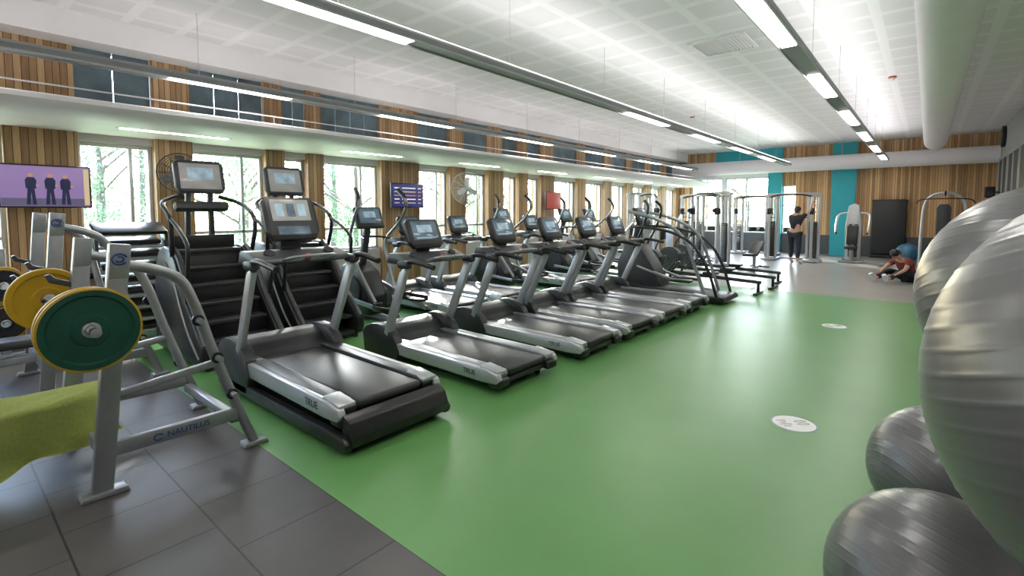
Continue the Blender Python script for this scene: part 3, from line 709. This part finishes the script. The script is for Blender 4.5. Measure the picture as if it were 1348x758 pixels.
b.box((0,.1,.05),(1.1,.1,.07),.015); b.box((0,-.3,.05),(.1,.9,.07),.015); b.tube([(0,.05,2.1),(0,-.3,2.14),(0,-.55,2.1)],.035,10); b.obj('frame',silverl,t)
B().prism([(-.16,.08),(.16,.08),(.16,1.7),(.1,1.8),(-.1,1.8),(-.16,1.7)],.0,.26,.02).obj('stack_shroud',dgrey,t)
b=B(); b.cyl((0,-.55,2.08),(0,-.55,1.95),.005,seg=6); b.tube([(-.62,-.55,1.82),(-.5,-.55,1.93),(0,-.55,1.95),(.5,-.55,1.93),(.62,-.55,1.82)],.016,8); b.obj('pulldown_bar',black,t)
B().cyl((-.02,-.5,2.1),(.02,-.5,2.1),.07,seg=18).obj('pulley',black,t)
b=B(); b.beam((0,-.45,.05),(0,-.45,.45),.08,.08,.01); b.obj('seat_post',silver,t)
B().box((0,-.45,.5),(.34,.34,.08),.03).obj('seat',pad,t)
b=B(); b.cyl((-.28,-.25,.72),(.28,-.25,.72),.07,seg=18); b.obj('thigh_roller',pad,t)
B().beam((0,-.2,.08),(0,-.22,.70),.06,.06,.01).obj('roller_post',silver,t)
t=thing('exercise_mat_rack','tall black panel of hanging exercise mats on timber wall','mat rack',(-1.02,21.2,0))
B().box((0,.1,1.05),(.95,.12,1.9),.04,seg=3).obj('mat',pad,t)
b=B(); b.box((0,.2,1.95),(1.0,.1,.05),.01); b.box((0,.1,.05),(.98,.4,.08),.01); b.obj('rack_frame',black,t)
o=B().sph((0,0,0),.3,36,20).obj('exercise_ball',blueball,loc=(-.45,19.6,.3)); tag(o,'blue exercise ball beside the timber wall','ball')
t=thing('dumbbell_rack','black two tier dumbbell rack along end wall','rack',(.9,20.6,0))
b=B()
for s_ in (-1,1): b.prism([(-.2,0),(.2,0),(.18,.06),(.05,.9),(-.05,.9),(-.18,.06)],s_*.5-.02,s_*.5+.02,.006,'yz')
b.box((0,-.08,.4),(1.0,.26,.04),.01); b.box((0,0,.8),(1.0,.26,.04),.01); b.obj('frame',black,t)
def db(loc):
    t=thing('dumbbell','black hexagonal rubber dumbbell','dumbbell',loc,group='dumbbells on rack')
    b=B(); b.cyl((0,-.06,0),(0,.06,0),.014,seg=10); b.obj('handle',chrome,t)
    for s_ in (-1,1): B().cyl((0,s_*.05,0),(0,s_*.12,0),.06,seg=6).obj('head',black,t)
    return t
for z,yo in ((.48,-.08),(.88,0)):
    for k in range(6): db((.9-.38+k*.15,20.6+yo,z))

t=thing('adjustable_bench','black padded adjustable bench with silver frame','weight bench',(-3.6,14.6,0))
b=B(); b.box((0,0,.06),(.08,1.2,.06),.01); b.box((0,-.6,.04),(.5,.07,.06),.01); b.box((0,.6,.04),(.5,.07,.06),.01); b.beam((0,0,.06),(0,0,.4),.08,.08,.01); b.obj('frame',silver,t)
B().box((0,-.45,.44),(.28,.4,.07),.025).obj('seat',pad,t); B().box((0,.15,.58),(.28,.8,.07),.025,rot=(R(25),0,0)).obj('backrest',pad,t)

# ------------------------------------------------------------------ EXERCISE BALLS + RACK
def gymball(loc,r,label,tilt=(0,0,0)):
    t=thing('exercise_ball',label,'ball',loc,group='silver exercise balls')
    bm=B(); tb=bmesh.new(); bmesh.ops.create_uvsphere(tb,u_segments=144,v_segments=270,radius=r)
    for v in tb.verts:
        th=math.degrees(math.asin(max(-1,min(1,v.co.z/r))))
        d=abs(th/6.0-round(th/6.0))*6.0
        if abs(th)<76 and d<1.0: v.co*=1+.0030*(.5+.5*math.cos(math.pi*d/1.0))
    bm.merge(tb,Euler(tilt).to_matrix().to_4x4()); bm.obj('ball_skin',ballm,t,ang=80)
    q=Euler(tilt).to_matrix(); a=q@V((0,0,r)); b_=q@V((0,0,r*.985))
    B().cyl(b_,a*1.004,.014,seg=14).obj('valve_plug',black,t)
    return t
gymball((.08,2.10,.325),.325,'silver grey ribbed exercise ball resting on floor',(-.5,.35,0))
gymball((.12,3.15,.32),.32,'silver grey ribbed exercise ball on green floor',(-.3,.9,.4))
gymball((.37,1.17,1.318),.372,'large silver grey ribbed exercise ball on rack',(-.15,-.35,0))
gymball((.345,2.28,1.32),.375,'large silver grey ribbed exercise ball beside another on rack',(-.5,.25,0))
t=thing('ball_rack','black tubular rack holding exercise balls','rack',(.355,0,0))
for xx in (-.14,.14): B().tube([(xx,.72,.956),(xx,2.72,.956)],.016,10,1).obj('support_rail',black,t)
for yy in (.72,2.72):
    b=B(); b.tube([(-.14,yy,.956),(.14,yy,.956),(.42,yy,.956)],.016,10,1); b.tube([(.42,yy,.0),(.42,yy,1.5)],.02,10,1); b.tube([(.1,yy,.02),(.8,yy,.02)],.02,10,1); b.obj('end_frame',black,t)

# ------------------------------------------------------------------ PEOPLE
def skinned(verts,edges,rad,sub=2):
    me=bpy.data.meshes.new('sk'); me.from_pydata([tuple(v) for v in verts],edges,[]); o=bpy.data.objects.new('sk',me); C.objects.link(o)
    md=o.modifiers.new('s','SKIN'); md.use_smooth_shade=True
    if not me.skin_vertices: me.skin_vertices.new()
    for i,r_ in enumerate(rad):
        sv=me.skin_vertices[0].data[i]; sv.radius=(r_,r_) if not hasattr(r_,'__len__') else r_; sv.use_root=(i==0)
    s2=o.modifiers.new('u','SUBSURF'); s2.levels=sub; s2.render_levels=sub
    bpy.context.view_layer.update()
    m=bpy.data.meshes.new_from_object(o.evaluated_get(bpy.context.evaluated_depsgraph_get()))
    bpy.data.objects.remove(o); return m
def person(loc,rot,J,top,bottom,hair,label,facing=(0,1,0)):
    t=thing('person',label,'person',loc,rot)
    vs=[];es=[];rs=[];ix={}
    def add(n,p,r,par=None):
        ix[n]=len(vs); vs.append(V(p)); rs.append(r)
        if par is not None: es.append((ix[par],ix[n]))
    add('pel',J['pel'],.125); add('waist',J['waist'],.115,'pel'); add('chest',J['chest'],.135,'waist'); add('neck',J['neck'],.055,'chest')
    hd=V(J['head']); nk=V(J['neck']); up=(hd-nk).normalized()
    add('jaw',nk+up*.07,.06,'neck'); add('head',hd,.088,'jaw'); add('crown',hd+up*.07,.07,'head')
    f=V(facing).normalized()
    for s_ in ('l','r'):
        add('hip'+s_,J['hip'+s_],.095,'pel'); add('knee'+s_,J['knee'+s_],.06,'hip'+s_); 
        kn=V(J['knee'+s_]); an=V(J['ank'+s_]); add('calf'+s_,kn.lerp(an,.3),.058,'knee'+s_); add('ank'+s_,an,.036,'calf'+s_); add('toe'+s_,J['toe'+s_],.034,'ank'+s_)
        add('sh'+s_,J['sh'+s_],.062,'chest'); add('el'+s_,J['el'+s_],.040,'sh'+s_); add('wr'+s_,J['wr'+s_],.026,'el'+s_)
        el=V(J['el'+s_]); wr=V(J['wr'+s_]); dr=(wr-el).normalized(); sd=dr.cross(f); 
        if sd.length<.1: sd=V((1,0,0))
        sd.normalize(); nm=sd.cross(dr)
        add('palm'+s_,wr+dr*.055,.030,'wr'+s_)
        for k,(o_,ln) in enumerate(((-.03,.055),(-.010,.07),(.010,.065),(.03,.05))):
            a=wr+dr*.085+sd*o_; add('f%d%s'%(k,s_),a,.009,'palm'+s_); add('g%d%s'%(k,s_),a+dr*ln*.5+nm*.012,.0085,'f%d%s'%(k,s_)); add('h%d%s'%(k,s_),a+dr*ln*.75+nm*.035,.0075,'g%d%s'%(k,s_))
        a=wr+dr*.04-sd*.04; add('th'+s_,a,.011,'palm'+s_); add('tt'+s_,a+dr*.03-sd*.02+nm*.01,.009,'th'+s_)
    me=skinned(vs,es,rs); me.materials.clear(); me.materials.append(skin)
    sd=f.cross(up).normalized(); f2=up.cross(sd).normalized()*-1 if up.cross(sd).dot(f)<0 else up.cross(sd).normalized()
    bb=B(); bb.bm.from_mesh(me)
    bb.sph(hd+f2*.095-up*.0,(.014,.014,.022),10,8); bb.sph(hd+f2*.083-up*.045,(.022,.012,.007),10,6)
    for q in (-1,1): bb.sph(hd+sd*q*.088,(.012,.018,.028),10,8)
    body=bb.obj('body',skin,t,ang=80)
    for q in (-1,1): B().sph(hd+f2*.085+sd*q*.032+up*.02,.010,8,6).obj('eye',inkb,t)
    b=B(); b.sph(hd+up*.045-f2*.022,(.098,.098,.088),20,14); b.sph(hd-f2*.05-up*.01,(.075,.075,.085),16,12); b.obj('hair',hair,t)
    def sub(names,rr,ed,nm,mat):
        pts=[n[1] if isinstance(n,tuple) else V(vs[ix[n]]) for n in names]
        m=skinned(pts,ed,rr); m.materials.clear(); m.materials.append(mat)
        o=bpy.data.objects.new(nm,m); C.objects.link(o); o.parent=t
    P=lambda n:V(vs[ix[n]])
    mid=lambda a,b_,k:('m',P(a).lerp(P(b_),k))
    sub(['chest','waist','pel',mid('chest','neck',.75),'shl',mid('shl','ell',.6),'shr',mid('shr','elr',.6)],[.155,.135,.145,.075,.078,.06,.078,.06],[(0,1),(1,2),(0,3),(0,4),(4,5),(0,6),(6,7)],'shirt',top)
    sub(['pel','hipl',mid('hipl','kneel',.5),'kneel',mid('kneel','ankl',.85),'hipr',mid('hipr','kneer',.5),'kneer',mid('kneer','ankr',.85)],[.14,.11,.095,.075,.055,.11,.095,.075,.055],[(0,1),(1,2),(2,3),(3,4),(0,5),(5,6),(6,7),(7,8)],'trousers',bottom)
    for s_ in ('l','r'):
        a=P('ank'+s_); c=P('toe'+s_); dd=(c-a); 
        b=B(); b.tube([a-V((0,0,0)),a.lerp(c,.5)+V((0,0,-.005)),c+dd.normalized()*.05],.045,10,5); b.obj('shoe',shoe,t)
    return t
J=dict(pel=(0,0,.95),waist=(0.01,.01,1.12),chest=(0.02,.02,1.33),neck=(0.03,.04,1.48),head=(0.03,.07,1.62),
 hipl=(-.1,0,.88),kneel=(-.13,.10,.5),ankl=(-.15,.12,.10),toel=(-.17,.27,.045),hipr=(.1,0,.88),kneer=(.14,-.06,.5),ankr=(.17,-.18,.10),toer=(.2,-.03,.045),
 shl=(-.15,.02,1.42),ell=(-.22,.25,1.46),wrl=(-.12,.42,1.60),shr=(.2,0.02,1.43),elr=(.34,.12,1.60),wrr=(.36,.26,1.84))
person((-3.1,17.15,0),R(-12),J,navy,navy,hairm,'person in dark clothes standing with arms reaching to cable machine')
Js=dict(pel=(0,0,.13),waist=(-.06,0,.27),chest=(-.20,0,.45),neck=(-.31,0,.54),head=(-.42,0,.62),
 hipl=(-.04,-.1,.11),kneel=(-.42,-.16,.27),ankl=(-.78,-.14,.07),toel=(-.84,-.15,.16),hipr=(-.04,.1,.11),kneer=(-.42,.16,.25),ankr=(-.8,.14,.07),toer=(-.86,.15,.16),
 shl=(-.24,-.18,.48),ell=(-.42,-.24,.30),wrl=(-.60,-.18,.20),shr=(-.24,.18,.48),elr=(-.42,.24,.32),wrr=(-.62,.18,.22))
person((-.25,14.3,0),R(50),Js,maroon,navy,hairm,'person in maroon top sitting on floor leaning forward',facing=(-1,0,-.3))

# ------------------------------------------------------------------ OUTSIDE
o=B().box((-30,15,-.2),(42.4,90,.1)).obj('lawn',lawn); tag(o,'grass ground outside the windows','ground'); o['kind']='structure'
o=B().box((0,45,-.2),(60,45,.1)).obj('lawn',lawn); tag(o,'grass ground beyond the end wall','ground'); o['kind']='structure'
def tree(loc,h,r_,lm,n=5200,seed=1):
    rd=random.Random(seed)
    t=thing('tree','leafy deciduous tree outside the window wall','tree',loc,group='trees outside')
    b=B(); b.tube([(0,0,-.15),(.1,.05,h*.3),(-.05,.1,h*.6),(0,0,h*.9)],[.16,.14,.11,.08,.05],8,4)
    for k in range(6):
        a=rd.uniform(0,6.28); z=h*rd.uniform(.3,.6); b.tube([(0,0,z),(math.cos(a)*r_*.4,math.sin(a)*r_*.4,z+h*.12),(math.cos(a)*r_*.7,math.sin(a)*r_*.7,z+h*.2)],.04,6,3)
    b.obj('trunk',bark,t)
    b=B(); bm=b.bm
    cl=[]
    while len(cl)<24:
        q=(rd.uniform(-1,1),rd.uniform(-1,1),rd.uniform(.1,.92))
        if q[0]**2+q[1]**2<1: cl.append((q[0]*r_*.7,q[1]*r_*.7,h*q[2]))
    for k in range(n):
        c=cl[k%24]; d=V((rd.gauss(0,1),rd.gauss(0,1),rd.gauss(0,.9)))
        if d.length>2: continue
        p=V(c)+d*r_*.14
        if p.z<.1: continue
        s=rd.uniform(.025,.06); q=Euler((rd.uniform(0,6),rd.uniform(0,6),rd.uniform(0,6))).to_matrix()
        bm.faces.new([bm.verts.new(p+q@V(w)*s) for w in ((-1,0,0),(0,-.6,0),(1,0,0),(0,.6,0))])
    f=b.obj('foliage',lm,t); f['kind']='stuff'
k=0
for (x,y,h) in ((-16,-3,3.4),(-16.5,1.6,3.6),(-16,6.2,3.8),(-17,10.8,4.0),(-16,15.4,3.6),(-17,20,3.6),(-22,-1,5.6),(-22.5,4,5.6),(-22.5,8.7,6.0),(-23,13.3,6.0),(-22.5,18,5.8),(-22.5,23,5.6)):
    k+=1; tree((x,y,0),h,1.9,leaf if k%3 else leafy,n=6000,seed=k)
for (x,y,h) in ((-29,1,8.0),(-30,7,8.4),(-30,13,8.4),(-30,19,8.4),(-29,26,8)): k+=1; tree((x,y,0),h,2.8,leafy,n=9000,seed=k)
for (x,y,h) in ((-10,38,5.5),(-4.5,40,6)): k+=1; tree((x,y,0),h,2.3,leafy,seed=k)

# ------------------------------------------------------------------ LIGHT
w=bpy.data.worlds.new('World'); scene.world=w; w.use_nodes=True; nt=w.node_tree
bg=nt.nodes['Background']; sky=nt.nodes.new('ShaderNodeTexSky'); sky.sky_type='NISHITA'; sky.sun_disc=False
sky.sun_elevation=R(35); sky.sun_rotation=R(-45); sky.air_density=1; sky.dust_density=2
nt.links.new(sky.outputs[0],bg.inputs[0]); bg.inputs[1].default_value=2.7
sl=bpy.data.lights.new('sun','SUN'); sl.energy=12; sl.angle=R(.8); sl.color=(1,.96,.88)
so=bpy.data.objects.new('sun',sl); C.objects.link(so)
el=R(20); dirv=V((.74*math.cos(el),-.673*math.cos(el),-math.sin(el))); so.rotation_euler=dirv.to_track_quat('-Z','Y').to_euler(); so.location=(-20,30,12)

# ------------------------------------------------------------------ CAMERA
cam=bpy.data.cameras.new('camera'); co=bpy.data.objects.new('camera',cam); C.objects.link(co)
cam.sensor_width=36; cam.lens=17.36; cam.shift_y=-.0438; cam.clip_start=.05; cam.clip_end=300
co.location=(0,0,1.6); co.rotation_euler=(R(90-3.7),0,R(40.07))
scene.camera=co
scene.view_settings.view_transform='Standard'; scene.view_settings.look='None'; scene.view_settings.exposure=.45
